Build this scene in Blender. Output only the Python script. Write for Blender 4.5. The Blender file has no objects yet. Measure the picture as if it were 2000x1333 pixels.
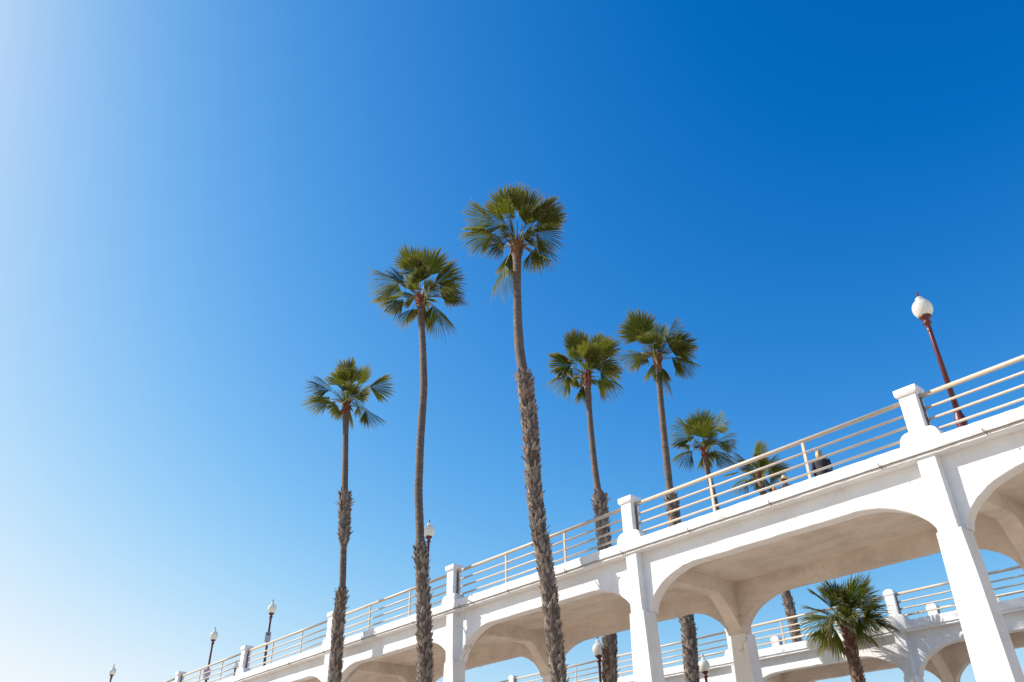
import bpy, bmesh, math, random
from mathutils import Vector, Matrix
R_=math.radians
scene=bpy.context.scene
# ---------------------------------------------------------------- camera, sky, sun, exposure
cam=bpy.data.cameras.new('camera'); camo=bpy.data.objects.new('camera',cam); scene.collection.objects.link(camo)
cam.sensor_width=36; cam.lens=28.427; cam.clip_end=3000; cam.clip_start=.1
camo.matrix_world=Matrix(((0.648497,0.411998,0.640086,0),(0.761098,-0.336064,-0.554789,0),(-0.013462,0.846947,-0.531507,1.6),(0,0,0,1)))
scene.camera=camo
SUN=Vector((-1.2,-1.0,1.2)).normalized()          # direction towards the sun
sun_el=math.asin(SUN.z); sun_az=math.atan2(SUN.x,SUN.y)
w=bpy.data.worlds.new('World'); scene.world=w; w.use_nodes=True
nt=w.node_tree; nt.nodes.clear()
sky=nt.nodes.new('ShaderNodeTexSky'); sky.sky_type='NISHITA'; sky.sun_disc=False
sky.sun_elevation=sun_el; sky.sun_rotation=sun_az; sky.air_density=1.0; sky.dust_density=1.0; sky.ozone_density=1.0; sky.altitude=0
# per-channel response curves (the photograph's strong contrast and saturation) on the physical sky
sep=nt.nodes.new('ShaderNodeSeparateColor'); cmb=nt.nodes.new('ShaderNodeCombineColor'); nt.links.new(sky.outputs[0],sep.inputs[0])
EXPO=0.35
def mth(op,x,v=None,v2=None):
    m=nt.nodes.new('ShaderNodeMath'); m.operation=op
    for k,q in enumerate((x,v,v2)):
        if q is None: continue
        if isinstance(q,(int,float)): m.inputs[k].default_value=q
        else: nt.links.new(q,m.inputs[k])
    return m.outputs[0]
Rr,Gg,Bb=sep.outputs[0],sep.outputs[1],sep.outputs[2]
Gg=mth('MULTIPLY_ADD',Gg,.72,mth('MULTIPLY',Rr,.406))
for i,(x,a_,p_) in enumerate(((Rr,3.38,2.75),(Gg,3.62,1.88),(Bb,2.92,1.75))):      # 1-exp(-(x/a)^p)
    y=mth('SUBTRACT',1.0,mth('EXPONENT',mth('MULTIPLY',mth('POWER',mth('DIVIDE',x,a_),p_),-1.0))); y=mth('MAXIMUM',mth('ADD',y,(-.022,.004,.0)[i]),.001)
    nt.links.new(mth('MULTIPLY',y,10.0*2**(-EXPO)),cmb.inputs[i])
bg=nt.nodes.new('ShaderNodeBackground'); bg.inputs['Strength'].default_value=0.10
wo=nt.nodes.new('ShaderNodeOutputWorld')
nt.links.new(cmb.outputs[0],bg.inputs[0]); nt.links.new(bg.outputs[0],wo.inputs[0])
sl=bpy.data.lights.new('sun','SUN'); sl.energy=4.9; sl.angle=R_(.53); sl.color=(1,.945,.86)
slo=bpy.data.objects.new('sun',sl); scene.collection.objects.link(slo)
slo.rotation_euler=SUN.to_track_quat('Z','Y').to_euler(); slo.location=(-40,-30,60)
vs=scene.view_settings; vs.view_transform='Standard'; vs.look='None'; vs.gamma=1; vs.exposure=EXPO; vs.use_curve_mapping=False
rng=random.Random(7)
COL=scene.collection
# ---------------------------------------------------------------- helpers
def link(o): COL.objects.link(o); return o
def tag(o,label=None,cat=None,group=None,kind=None):
    if label: o['label']=label
    if cat: o['category']=cat
    if group: o['group']=group
    if kind: o['kind']=kind
    return o
def empty(name,loc=(0,0,0),label=None,cat=None,group=None):
    o=bpy.data.objects.new(name,None); o.empty_display_size=.3; o.location=loc; link(o); return tag(o,label,cat,group)
def obj(name,me,mat=None,parent=None,loc=None):
    if isinstance(me,bmesh.types.BMesh):
        m=bpy.data.meshes.new(name); me.to_mesh(m); me.free(); me=m
    if mat is not None and not me.materials:
        for mm in (mat if isinstance(mat,(list,tuple)) else [mat]): me.materials.append(mm)
    o=bpy.data.objects.new(name,me); link(o)
    if parent: o.parent=parent
    if loc: o.location=loc
    return o
def inst(src,parent,loc=None,name=None):
    c=src.copy(); link(c); c.parent=parent
    if loc is not None: c.location=loc
    return c
def smooth(bm,ang=40):
    for f in bm.faces: f.smooth=True
    for e in bm.edges:
        if len(e.link_faces)==2 and e.calc_face_angle(0)>R_(ang): e.smooth=False
def box(bm,x0,x1,y0,y1,z0,z1,top=None):
    """axis box; top=(tx0,tx1,ty0,ty1) gives a tapered upper face"""
    a=(x0,x1,y0,y1) ; b=top or a
    v=[bm.verts.new(p) for p in ((a[0],a[2],z0),(a[1],a[2],z0),(a[1],a[3],z0),(a[0],a[3],z0),(b[0],b[2],z1),(b[1],b[2],z1),(b[1],b[3],z1),(b[0],b[3],z1))]
    for q in ((3,2,1,0),(4,5,6,7),(0,1,5,4),(1,2,6,5),(2,3,7,6),(3,0,4,7)): bm.faces.new([v[i] for i in q])
    return v
def bevel(bm,w,seg=2): bmesh.ops.bevel(bm,geom=list(bm.edges),offset=w,segments=seg,affect='EDGES',profile=.6)
def lathe(bm,prof,n=16,c=(0,0),flute=0):
    rings=[]
    for r,z in prof:
        rings.append([bm.verts.new((c[0]+(r*(1-(flute if i%2 else 0)))*math.cos(2*math.pi*i/n),c[1]+(r*(1-(flute if i%2 else 0)))*math.sin(2*math.pi*i/n),z)) for i in range(n)])
    for a,b in zip(rings,rings[1:]):
        for i in range(n): bm.faces.new((a[i],a[(i+1)%n],b[(i+1)%n],b[i]))
    bm.faces.new(rings[0][::-1]); bm.faces.new(rings[-1])
def tube(bm,pts,rad,n=8,cap=True,up=Vector((0,0,1))):
    pts=[Vector(p) for p in pts]; rings=[]
    for i,p in enumerate(pts):
        t=(pts[min(i+1,len(pts)-1)]-pts[max(i-1,0)]).normalized()
        u=up if abs(t.dot(up))<.95 else Vector((1,0,0))
        s=t.cross(u).normalized(); q=s.cross(t).normalized()
        r=rad[i] if isinstance(rad,(list,tuple)) else rad
        rings.append([bm.verts.new(p+s*(r*math.cos(2*math.pi*k/n))+q*(r*math.sin(2*math.pi*k/n))) for k in range(n)])
    for a,b in zip(rings,rings[1:]):
        for k in range(n): bm.faces.new((a[k],a[(k+1)%n],b[(k+1)%n],b[k]))
    if cap: bm.faces.new(rings[0][::-1]); bm.faces.new(rings[-1])
# ---------------------------------------------------------------- materials
class NT:
    def __init__(s,name):
        s.m=bpy.data.materials.new(name); s.m.use_nodes=True; s.t=s.m.node_tree; s.b=s.t.nodes['Principled BSDF']
    def n(s,t,**k):
        o=s.t.nodes.new(t)
        for a,v in k.items(): setattr(o,a,v)
        return o
    def l(s,a,b): s.t.links.new(a,b)
    def noise(s,scale,detail=4,rough=.6,vec=None,dist=0):
        o=s.n('ShaderNodeTexNoise'); o.inputs['Scale'].default_value=scale; o.inputs['Detail'].default_value=detail; o.inputs['Roughness'].default_value=rough; o.inputs['Distortion'].default_value=dist
        if vec is not None: s.l(vec,o.inputs['Vector'])
        return o.outputs['Fac']
    def ramp(s,fac,stops,interp='LINEAR'):
        o=s.n('ShaderNodeValToRGB'); o.color_ramp.interpolation=interp; e=o.color_ramp.elements
        while len(e)<len(stops): e.new(.5)
        for el,(p,c) in zip(e,stops): el.position=p; el.color=(*c,1) if len(c)==3 else c
        s.l(fac,o.inputs[0]); return o.outputs[0]
    def mix(s,f,a,b,mode='MIX'):
        o=s.n('ShaderNodeMix',data_type='RGBA',blend_type=mode)
        for sock,v in ((o.inputs[0],f),(o.inputs[6],a),(o.inputs[7],b)):
            if isinstance(v,bpy.types.NodeSocket): s.l(v,sock)
            elif isinstance(v,(int,float)): sock.default_value=v
            else: sock.default_value=(*v,1)
        return o.outputs[2]
    def bump(s,h,strength,dist,prev=None):
        o=s.n('ShaderNodeBump'); o.inputs['Strength'].default_value=strength; o.inputs['Distance'].default_value=dist; s.l(h,o.inputs['Height'])
        if prev is not None: s.l(prev,o.inputs['Normal'])
        return o.outputs[0]
    def pos(s,sc=(1,1,1)):
        g=s.n('ShaderNodeNewGeometry'); m=s.n('ShaderNodeMapping'); m.inputs['Scale'].default_value=sc; s.l(g.outputs['Position'],m.inputs[0]); return m.outputs[0]
def g3(v): return (v,v,v)
def plaster(name,base,dirt,rough=.85,boards=0):
    a=NT(name); P=a.pos()
    n1=a.noise(.8,6,.65,P); n2=a.noise(6,5,.6,P); n3=a.noise(60,3,.6,P)
    c=a.mix(a.ramp(n1,[(.42,g3(0)),(.72,g3(1))]),base,dirt)
    if boards:
        bn=a.noise(1.1,6,.7,a.pos((.35,1.2,1.6)),.6); c=a.mix(a.ramp(bn,[(.46,g3(0)),(.70,g3(.5))]),c,tuple(x*.72 for x in dirt))
    st=a.noise(3.0,5,.7,a.pos((1,1,.18)))                       # faint runs down the faces
    c=a.mix(a.ramp(st,[(.56,g3(0)),(.78,g3(.40))]),c,(.50,.42,.33))
    # hairline cracks where two large cells meet
    v=a.n('ShaderNodeTexVoronoi',feature='DISTANCE_TO_EDGE'); v.inputs['Scale'].default_value=.42
    wv=a.n('ShaderNodeVectorMath',operation='ADD'); nn=a.n('ShaderNodeTexNoise'); nn.inputs['Scale'].default_value=.9; nn.inputs['Detail'].default_value=4; a.l(P,nn.inputs['Vector'])
    a.l(P,wv.inputs[0]); a.l(nn.outputs['Color'],wv.inputs[1]); a.l(wv.outputs[0],v.inputs['Vector'])
    ck=a.ramp(v.outputs['Distance'],[(0,g3(1)),(.004,g3(0))]); cm=a.n('ShaderNodeMath',operation='MULTIPLY'); a.l(ck,cm.inputs[0]); a.l(a.ramp(a.noise(.5,2,.5,P),[(.54,g3(0)),(.62,g3(.6))]),cm.inputs[1])
    c=a.mix(cm.outputs[0],c,(.22,.17,.12))
    # small pits
    pv=a.n('ShaderNodeTexVoronoi'); pv.inputs['Scale'].default_value=9; a.l(P,pv.inputs['Vector'])
    pit=a.ramp(pv.outputs['Distance'],[(.05,g3(0)),(.12,g3(1))])
    c=a.mix(pit,(.45,.38,.30),c) 
    a.l(c,a.b.inputs['Base Color']); a.b.inputs['Roughness'].default_value=rough; a.b.inputs['Specular IOR Level'].default_value=.25
    b=a.bump(n2,.2,.015); b=a.bump(n3,.25,.004,b); b=a.bump(pit,.5,.01,b); a.l(b,a.b.inputs['Normal'])
    return a.m
M={}
M['plaster']=plaster('white_plaster',(.80,.805,.81),(.70,.69,.67))
M['soffit']=plaster('aged_bounce_tinted_plaster',(.76,.69,.62),(.62,.545,.47),boards=1)  # shade and warm ground bounce put into the white plaster's colour, over real mottling
def simple(name,col,rough=.5,metal=0,var=.12,scale=8,bump=.1):
    a=NT(name); n=a.noise(scale,4,.6,a.pos())
    c=a.mix(n,tuple(x*(1-var) for x in col),tuple(min(1,x*(1+var)) for x in col)); a.l(c,a.b.inputs['Base Color'])
    a.b.inputs['Roughness'].default_value=rough; a.b.inputs['Metallic'].default_value=metal
    a.l(a.bump(a.noise(scale*6,2,.5,a.pos()),bump,.003),a.b.inputs['Normal']); return a.m
def railpaint():
    a=NT('cream_rail_paint'); P=a.pos(); c=a.mix(a.noise(5,4,.6,P),(.50,.42,.325),(.60,.51,.405))
    c=a.mix(a.ramp(a.noise(9,5,.7,P),[(.64,g3(0)),(.72,g3(.8))]),c,(.30,.15,.07))
    a.l(c,a.b.inputs['Base Color']); a.b.inputs['Roughness'].default_value=.42
    a.l(a.bump(a.noise(40,3,.5,P),.15,.003),a.b.inputs['Normal']); return a.m
M['rail']=railpaint()
M['rust']=simple('rusted_bracket',(.16,.11,.08),.8,0,.5,14,.5)
M['cable']=simple('weathered_cable',(.20,.15,.12),.6)
M['clip']=simple('rusty_clip',(.06,.04,.035),.7)
M['maroon']=simple('maroon_paint',(.115,.020,.020),.38,0,.2,10,.15)
M['black']=simple('black_paint',(.02,.018,.02),.4)
M['deck']=simple('deck_concrete',(.38,.36,.33),.9,0,.15,3,.4)
def sand():
    a=NT('pale_ground'); P=a.pos(); c=a.mix(a.noise(.3,6,.6,P),(.42,.325,.235),(.50,.395,.295)); a.l(c,a.b.inputs['Base Color']); a.b.inputs['Roughness'].default_value=.95
    a.l(a.bump(a.noise(8,4,.6,P),.4,.05),a.b.inputs['Normal']); return a.m
M['ground']=sand()
def globe():
    a=NT('milky_glass'); P=a.pos((1,1,1)); c=a.mix(a.noise(5,3,.5,P),(.88,.86,.80),(.82,.81,.70)); a.l(c,a.b.inputs['Base Color'])
    a.b.inputs['Roughness'].default_value=.12; a.b.inputs['Coat Weight'].default_value=.6; a.b.inputs['Coat Roughness'].default_value=.05
    tr=a.n('ShaderNodeBsdfTranslucent'); a.l(c,tr.inputs[0]); mx=a.n('ShaderNodeMixShader'); mx.inputs[0].default_value=.35
    a.l(a.b.outputs[0],mx.inputs[1]); a.l(tr.outputs[0],mx.inputs[2]); a.l(mx.outputs[0],a.t.nodes['Material Output'].inputs[0])
    return a.m
M['globe']=globe()
def leaf():
    a=NT('palm_leaf'); uv=a.n('ShaderNodeUVMap'); sx=a.n('ShaderNodeSeparateXYZ'); a.l(uv.outputs[0],sx.inputs[0])
    oi=a.n('ShaderNodeObjectInfo'); 
    base=a.mix(oi.outputs['Random'],(.014,.028,.005),(.135,.155,.016))
    base=a.mix(a.ramp(sx.outputs[0],[(0,g3(0)),(1,g3(.45))]),base,(.13,.12,.03))
    tipf=a.ramp(sx.outputs[1],[(.62,g3(0)),(1,g3(.75))]); base=a.mix(tipf,base,(.26,.21,.10))
    a.l(base,a.b.inputs['Base Color']); a.b.inputs['Roughness'].default_value=.62; a.b.inputs['Specular IOR Level'].default_value=.15
    tr=a.n('ShaderNodeBsdfTranslucent'); t2=a.mix(1.0,base,(2.0,2.2,.9),'MULTIPLY'); a.l(t2,tr.inputs[0]); mx=a.n('ShaderNodeMixShader'); mx.inputs[0].default_value=.24
    a.l(a.b.outputs[0],mx.inputs[1]); a.l(tr.outputs[0],mx.inputs[2]); a.l(mx.outputs[0],a.t.nodes['Material Output'].inputs[0]); return a.m
M['leaf']=leaf()
M['leaf_dead']=simple('dead_leaf',(.17,.085,.035),.8,0,.4,6)
M['petiole']=simple('leaf_stalk',(.20,.17,.055),.45,0,.25,4)
M['thread']=simple('pale_leaf_thread',(.62,.52,.40),.8)
def bark():
    a=NT('ringed_palm_bark'); P=a.pos((1.5,1.5,7)); n=a.noise(1.6,5,.65,P,1.2); n2=a.noise(14,4,.6,a.pos())
    c=a.ramp(n,[(.30,(.06,.045,.035)),(.52,(.135,.10,.078)),(.72,(.24,.19,.15))])
    c=a.mix(a.ramp(a.noise(2.2,4,.6,a.pos()),[(.5,g3(0)),(.75,g3(.5))]),c,(.26,.13,.075))
    uv=a.n('ShaderNodeUVMap'); sx=a.n('ShaderNodeSeparateXYZ'); a.l(uv.outputs[0],sx.inputs[0])
    c=a.mix(a.ramp(sx.outputs[1],[(.80,g3(0)),(1,g3(.85))]),c,(.25,.085,.04))         # rust-coloured fibre below the crown
    a.l(c,a.b.inputs['Base Color']); a.b.inputs['Roughness'].default_value=.85
    b=a.bump(n,.7,.03); b=a.bump(n2,.4,.01,b); a.l(b,a.b.inputs['Normal']); return a.m
M['bark']=bark()
def boots(name,stops):
    a=NT(name); uv=a.n('ShaderNodeUVMap'); sx=a.n('ShaderNodeSeparateXYZ'); a.l(uv.outputs[0],sx.inputs[0])
    c=a.ramp(sx.outputs[0],stops); c=a.mix(a.noise(12,4,.6,a.pos()),a.mix(1.0,c,(.6,.55,.5),'MULTIPLY'),c)
    a.l(c,a.b.inputs['Base Color']); a.b.inputs['Roughness'].default_value=.85
    a.l(a.bump(a.noise(40,3,.6,a.pos((1,1,.2))),.5,.01),a.b.inputs['Normal']); return a.m
M['boot']=boots('cut_leaf_base',[(0,(.09,.07,.055)),(.4,(.24,.195,.16)),(.85,(.42,.355,.29)),(1,(.20,.10,.06))])
M['collar']=boots('rusty_leaf_base',[(0,(.08,.02,.012)),(.5,(.27,.065,.025)),(.85,(.34,.11,.045)),(1,(.20,.14,.05))])
M['boot_red']=boots('reddish_leaf_base',[(0,(.12,.06,.04)),(.45,(.27,.14,.09)),(.85,(.40,.28,.20)),(1,(.20,.07,.035))])
M['husk']=simple('dark_trunk_core',(.075,.055,.042),.95,0,.3,10,.6)
for k,c,r in (('skin',(.50,.30,.21),.55),('hair',(.50,.30,.12),.5),('coat',(.022,.014,.028),.8),('coat2',(.03,.025,.05),.8),('trouser',(.04,.045,.07),.85),('shoe',(.03,.03,.03),.6),('straw',(.55,.43,.24),.85),('kidtop',(.42,.16,.07),.8),('brownhair',(.10,.045,.02),.6),('eye',(.03,.02,.02),.2),('lips',(.36,.13,.11),.5)):
    M[k]=simple('mat_'+k,c,r)
M['signgrey']=simple('sign_grey',(.30,.32,.35),.5); M['signink']=simple('sign_ink',(.05,.05,.07),.5); M['signwhite']=simple('sign_white',(.62,.62,.62),.45); M['signred']=simple('sign_red',(.45,.05,.06),.45)
M['feather']=simple('gull_grey',(.45,.45,.47),.7); M['featherdark']=simple('gull_dark',(.08,.08,.09),.7)
# ---------------------------------------------------------------- ground
bm=bmesh.new(); bmesh.ops.create_grid(bm,x_segments=8,y_segments=8,size=1400); g=obj('ground',bm,M['ground']); tag(g,kind='structure')
ZC=1.6
# ---------------------------------------------------------------- concrete arcade bridges
# profile heights are written above the datum z=1.6 and shifted by ZC
def arch_wall(P,h,y0,y1,ztop,zcrown,zspring,a=1.9,e=1.75,seed=1,amp=.011):
    r=random.Random(seed); xs=[-0.0,h]
    n=14
    left=[h+a*(1-math.cos(math.pi/2*i/n)) for i in range(1,n+1)]
    mid=[h+a+(P-2*h-2*a)*i/16 for i in range(1,16)]
    right=[P-x for x in left[::-1]]
    pts=[]
    def zb(x):
        d=min(x-h,P-h-x)
        if d>=a: return zcrown
        u=1-d/a; return zspring+(zcrown-zspring)*max(0,(1-u**e))**(1/e)
    xs=[0,h-.001]; zs=[zspring,zspring]
    for x in [h]+left+mid+right+[P-h]: xs.append(x); zs.append(zb(x))
    xs+=[P-h+.001,P]; zs+=[zspring,zspring]
    bm=bmesh.new(); F=[];B=[];ch=.022
    for i,(x,z) in enumerate(zip(xs,zs)):
        j=r.uniform(-amp,amp) if 2<i<len(xs)-3 else 0
        z+=j
        F.append((bm.verts.new((x,y0,ztop)),bm.verts.new((x,y0,(z+ztop)/2)),bm.verts.new((x,y0+r.uniform(-.002,.002),z+ch)),bm.verts.new((x,y0+ch,z)),bm.verts.new((x,y1,z)),bm.verts.new((x,y1,ztop))))
    for a_,b_ in zip(F,F[1:]):
        for k in range(6):
            k2=(k+1)%6; bm.faces.new((a_[k],a_[k2],b_[k2],b_[k]))
    bm.faces.new(F[0][::-1]); bm.faces.new(F[-1])
    bmesh.ops.recalc_face_normals(bm,faces=list(bm.faces)); smooth(bm,25)
    return bm
def extr_profile(P,prof,n=40,seed=2,amp=.005,jit=None):
    """profile (y,z) swept along x for one bay with slightly uneven arrises"""
    r=random.Random(seed); bm=bmesh.new(); rings=[]
    for i in range(n+1):
        x=P*i/n; rg=[]
        for k,(y,z) in enumerate(prof):
            a=amp if (0<i<n) else 0
            rg.append(bm.verts.new((x,y+r.uniform(-a,a)*.6,z+r.uniform(-a,a))))
        rings.append(rg)
    m=len(prof)
    for A,B in zip(rings,rings[1:]):
        for k in range(m): bm.faces.new((A[k],A[(k+1)%m],B[(k+1)%m],B[k]))
    bm.faces.new(rings[0][::-1]); bm.faces.new(rings[-1])
    bmesh.ops.recalc_face_normals(bm,faces=list(bm.faces)); smooth(bm,25); return bm
def mirror_y(bm,yc):
    for v in bm.verts: v.co.y=2*yc-v.co.y
    bmesh.ops.reverse_faces(bm,faces=list(bm.faces)); return bm
def pedestal_parts(domed):
    s=bmesh.new(); box(s,-.225,.225,.02,.43,0,1.36 if not domed else 1.30)
    bevel(s,.018,2); smooth(s)
    c=bmesh.new()
    if not domed:
        box(c,-.255,.255,-.01,.46,1.30,1.36,top=(-.30,.30,-.03,.50)); box(c,-.30,.30,-.03,.50,1.362,1.53); bevel(c,.016,2); smooth(c)
    else:
        n=12; pts=[(-.25,1.24),(.25,1.24)]+[(.25*math.cos(math.pi*i/n)*(1 if True else 1),1.36+.15*math.sin(math.pi*i/n)) for i in range(0,n+1)]
        f=[c.verts.new((x,0,z)) for x,z in pts]; b=[c.verts.new((x,.45,z)) for x,z in pts]
        c.faces.new(f[::-1]); c.faces.new(b)
        for i in range(len(pts)): c.faces.new((f[i],f[(i+1)%len(pts)],b[(i+1)%len(pts)],b[i]))
        bmesh.ops.recalc_face_normals(c,faces=list(c.faces)); smooth(c,30)
    p=bmesh.new(); n=8; out=[(.52,-.06),(.52,.06)]
    for i in range(n+1):
        t=math.pi/2*i/n; out.append((.26+.24*math.cos(t),.08+.24*math.sin(t)))
    prof=[(-x,z) for x,z in out]+[(x,z) for x,z in out[::-1]]
    f=[p.verts.new((x,.003,z)) for x,z in prof]; b=[p.verts.new((x,.445,z)) for x,z in prof]
    p.faces.new(f); p.faces.new(b[::-1])
    for i in range(len(prof)): p.faces.new((f[i],f[(i+1)%len(prof)],b[(i+1)%len(prof)],b[i]))
    bmesh.ops.recalc_face_normals(p,faces=list(p.faces)); smooth(p,30)
    return s,c,p
def build_bridge(name,label,Y0,width,x0,P,k0,k1,cb,domed,farped,seed):
    """Y0 front cornice plane, x0 pedestal centre, P bay length, cb cornice bottom height"""
    root=empty('concrete_bridge',(x0,Y0,ZC),label,'bridge')
    yc=width/2; top=8.57
    lipb=cb-.10
    prof=[(0,top),(0,cb+.012),(.012,cb),(.05,cb),(.05,lipb+.008),(.058,lipb),(.9,lipb),(.9,8.30),(.55,8.30),(.55,top)]
    zc,zs=7.42,6.28
    src={}
    def mk(key,nm,bm,mat,loc):
        src[key]=obj(nm,bm,mat,root,loc); return src[key]
    first={}
    def put(key,nm,fn,mat,loc,kids=None):
        if key not in first:
            o=obj(nm,fn(),mat,root,loc); first[key]=o; return o,True
        return inst(first[key],root,loc),False
    V=3
    for k in range(k0,k1+1):
        x=-P*k
        # bay between post k and post k-1 (to the right)
        vr=k%V
        if k>k0:
            put(('c',vr),'cornice',lambda:extr_profile(P,prof,60,seed+vr,.007),M['plaster'],(x,0,0))
            put(('cf',vr),'cornice',lambda:mirror_y(extr_profile(P,prof,60,seed+vr+9,.004),yc),M['plaster'],(x,0,0))
            put(('a',vr),'arch_wall',lambda:arch_wall(P,.33,.35,.74,lipb+.02,zc,zs,seed=seed+vr),M['plaster'],(x,0,0))
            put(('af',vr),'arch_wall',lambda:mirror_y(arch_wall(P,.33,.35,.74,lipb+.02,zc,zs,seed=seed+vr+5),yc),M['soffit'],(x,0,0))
            def sl():
                b=bmesh.new(); box(b,0,P,.70,2*yc-.70,8.02,8.28); return b
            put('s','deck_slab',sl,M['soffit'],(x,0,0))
        def col(y0,y1):
            def f():
                b=bmesh.new(); r=random.Random(seed+3); zz=[-ZC,-.2,1.2,2.9,4.2,5.3,zs-.02,zs]; rings=[]
                for z in zz:
                    h=.31+.08*(6.28-z)/3.4 if z<6.28 else .31
                    if z==zs: h-=.02
                    e=.02 if z==zs else 0
                    rings.append([b.verts.new((sx*h+r.uniform(-.004,.004),yy+r.uniform(-.003,.003),z)) for sx,yy in ((-1,y0+e),(1,y0+e),(1,y1),(-1,y1))])
                for A,B in zip(rings,rings[1:]):
                    for q in range(4): b.faces.new((A[q],A[(q+1)%4],B[(q+1)%4],B[q]))
                b.faces.new(rings[0][::-1]); b.faces.new(rings[-1])
                es=[e for e in b.edges if abs(e.verts[0].co.z-e.verts[1].co.z)>.05]; bmesh.ops.bevel(b,geom=es,offset=.02,segments=2,affect='EDGES'); smooth(b); return b
            return f
        put('col','column',col(.06,.66),M['plaster'],(x,0,0))
        put('colf','column',lambda:mirror_y(col(.06,.66)(),yc),M['plaster'],(x,0,0))
        def pil():
            b=bmesh.new(); box(b,-.275,.235,.10,.50,zs-.05,lipb+.004,top=(-.255,.225,.07,.50)); es=[e for e in b.edges if abs(e.verts[0].co.z-e.verts[1].co.z)>.5]; bmesh.ops.bevel(b,geom=es,offset=.02,segments=2,affect='EDGES'); smooth(b); return b
        put('pil','pilaster',pil,M['plaster'],(x,0,0))
        put('pilf','pilaster',lambda:mirror_y(pil(),yc),M['plaster'],(x,0,0))
        def beam():
            b=bmesh.new(); ya,yb=.60,2*yc-.60; prof=[(ya,8.05),(ya,zs)]
            n=6; Lh=1.05
            for i in range(1,n+1):
                t=i/n; prof.append((ya+.12+Lh*t,zs+.05+(7.5-zs-.05)*(1-(1-t)**1.35)))
            for i in range(n,0,-1):
                t=i/n; prof.append((yb-.12-Lh*t,zs+.05+(7.5-zs-.05)*(1-(1-t)**1.35)))
            prof+=[(yb,zs),(yb,8.05)]
            f=[b.verts.new((-.25,y,z)) for y,z in prof]; g_=[b.verts.new((.25,y,z)) for y,z in prof]
            b.faces.new(f); b.faces.new(g_[::-1])
            for i in range(len(prof)): b.faces.new((f[i],f[(i+1)%len(prof)],g_[(i+1)%len(prof)],g_[i]))
            bmesh.ops.recalc_face_normals(b,faces=list(b.faces)); 
            es=[e for e in b.edges if len(e.link_faces)==2 and e.calc_face_angle(0)>1.2 and abs(e.verts[0].co.x-e.verts[1].co.x)<.01]
            bmesh.ops.bevel(b,geom=es,offset=.025,segments=1,affect='EDGES'); smooth(b,30); return b
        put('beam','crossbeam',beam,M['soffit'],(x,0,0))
        sides=[(0,False)]+([(1,True)] if farped else [])
        for _,far in sides:
            y=0 if not far else 2*yc-.45
            if 'ped' not in first:
                s,c,p=pedestal_parts(domed); o=obj('pedestal',s,M['plaster'],root,(x,y,top)); first['ped']=o
                first['cap']=obj('cap',c,M['plaster'],o); first['plinth']=obj('plinth',p,M['plaster'],o)
            else:
                o=inst(first['ped'],root,(x,y,top)); inst(first['cap'],o); inst(first['plinth'],o)
    return root
def rail_bay(kind,label,group,x0,Y,P,topz=8.57,n_posts=2,h=.225,seed=0):
    """pipe railing between two pedestals; x0 = centre of its left pedestal"""
    root=empty('pipe_railing',(x0,Y,ZC+topz),label,'railing',group)
    if 'rail' not in rail_bay.c or rail_bay.P!=P:
        rail_bay.P=P; c=rail_bay.c={}
        a,b=h-.01,P-h+.01
        bm=bmesh.new(); tube(bm,[(a,0,1.25),(b,0,1.25)],.062,12); smooth(bm,60); c['rail']=bm2=bpy.data.meshes.new('top_rail'); bm.to_mesh(bm2); bm.free(); bm2.materials.append(M['rail'])
        for i,z in enumerate((.89,.575,.26)):
            bm=bmesh.new(); tube(bm,[(a,0,z),(b,0,z)],.036,10); smooth(bm,60); m=bpy.data.meshes.new('rail'); bm.to_mesh(m); bm.free(); m.materials.append(M['rail']); c['r%d'%i]=m
        bm=bmesh.new(); box(bm,-.045,.045,-.028,.028,-.03,1.22); bevel(bm,.006,1); m=bpy.data.meshes.new('rail_post'); bm.to_mesh(m); bm.free(); m.materials.append(M['rail']); c['post']=m
        bm=bmesh.new(); box(bm,-.012,.012,-.05,.05,.14,1.33); 
        for z in (.26,.575,.89,1.25): box(bm,-.03,.03,-.045,.045,z-.06,z+.06)
        m=bpy.data.meshes.new('end_bracket'); bm.to_mesh(m); bm.free(); m.materials.append(M['rust']); c['end']=m
    c=rail_bay.c
    obj('top_rail',c['rail'],None,root)
    for i in range(3): obj('rail',c['r%d'%i],None,root)
    if 'plate' not in c:
        bm=bmesh.new(); box(bm,-.075,.075,-.06,.06,-.002,.016)
        for sx in (-1,1): lathe(bm,[(.012,.015),(.012,.032)],6,(sx*.058,-.035))
        m=bpy.data.meshes.new('base_plate'); bm.to_mesh(m); bm.free(); m.materials.append(M['rust']); c['plate']=m
    for i in range(n_posts):
        o=obj('rail_post',c['post'],None,root,(P*(i+1)/(n_posts+1)+.05,0,0)); obj('base_plate',c['plate'],None,o)
    obj('end_bracket',c['end'],None,root,(h+.012,0,0)); obj('end_bracket',c['end'],None,root,(P-h-.012,0,0))
    return root
rail_bay.c={}; rail_bay.P=0
NX,NP,NY=-7.42,9.93,20.0
nb=build_bridge('near','big white concrete arcade bridge rising across the lower right, nearest the camera',NY,6.0,NX,NP,-2,10,8.26,False,False,11)
FX,FP,FY=-17.70,9.1,38.4
fb=build_bridge('far','second white concrete bridge seen through the arches, behind the bushy low palm',FY,4.7,FX,FP,-3,9,8.20,True,True,31)
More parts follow.
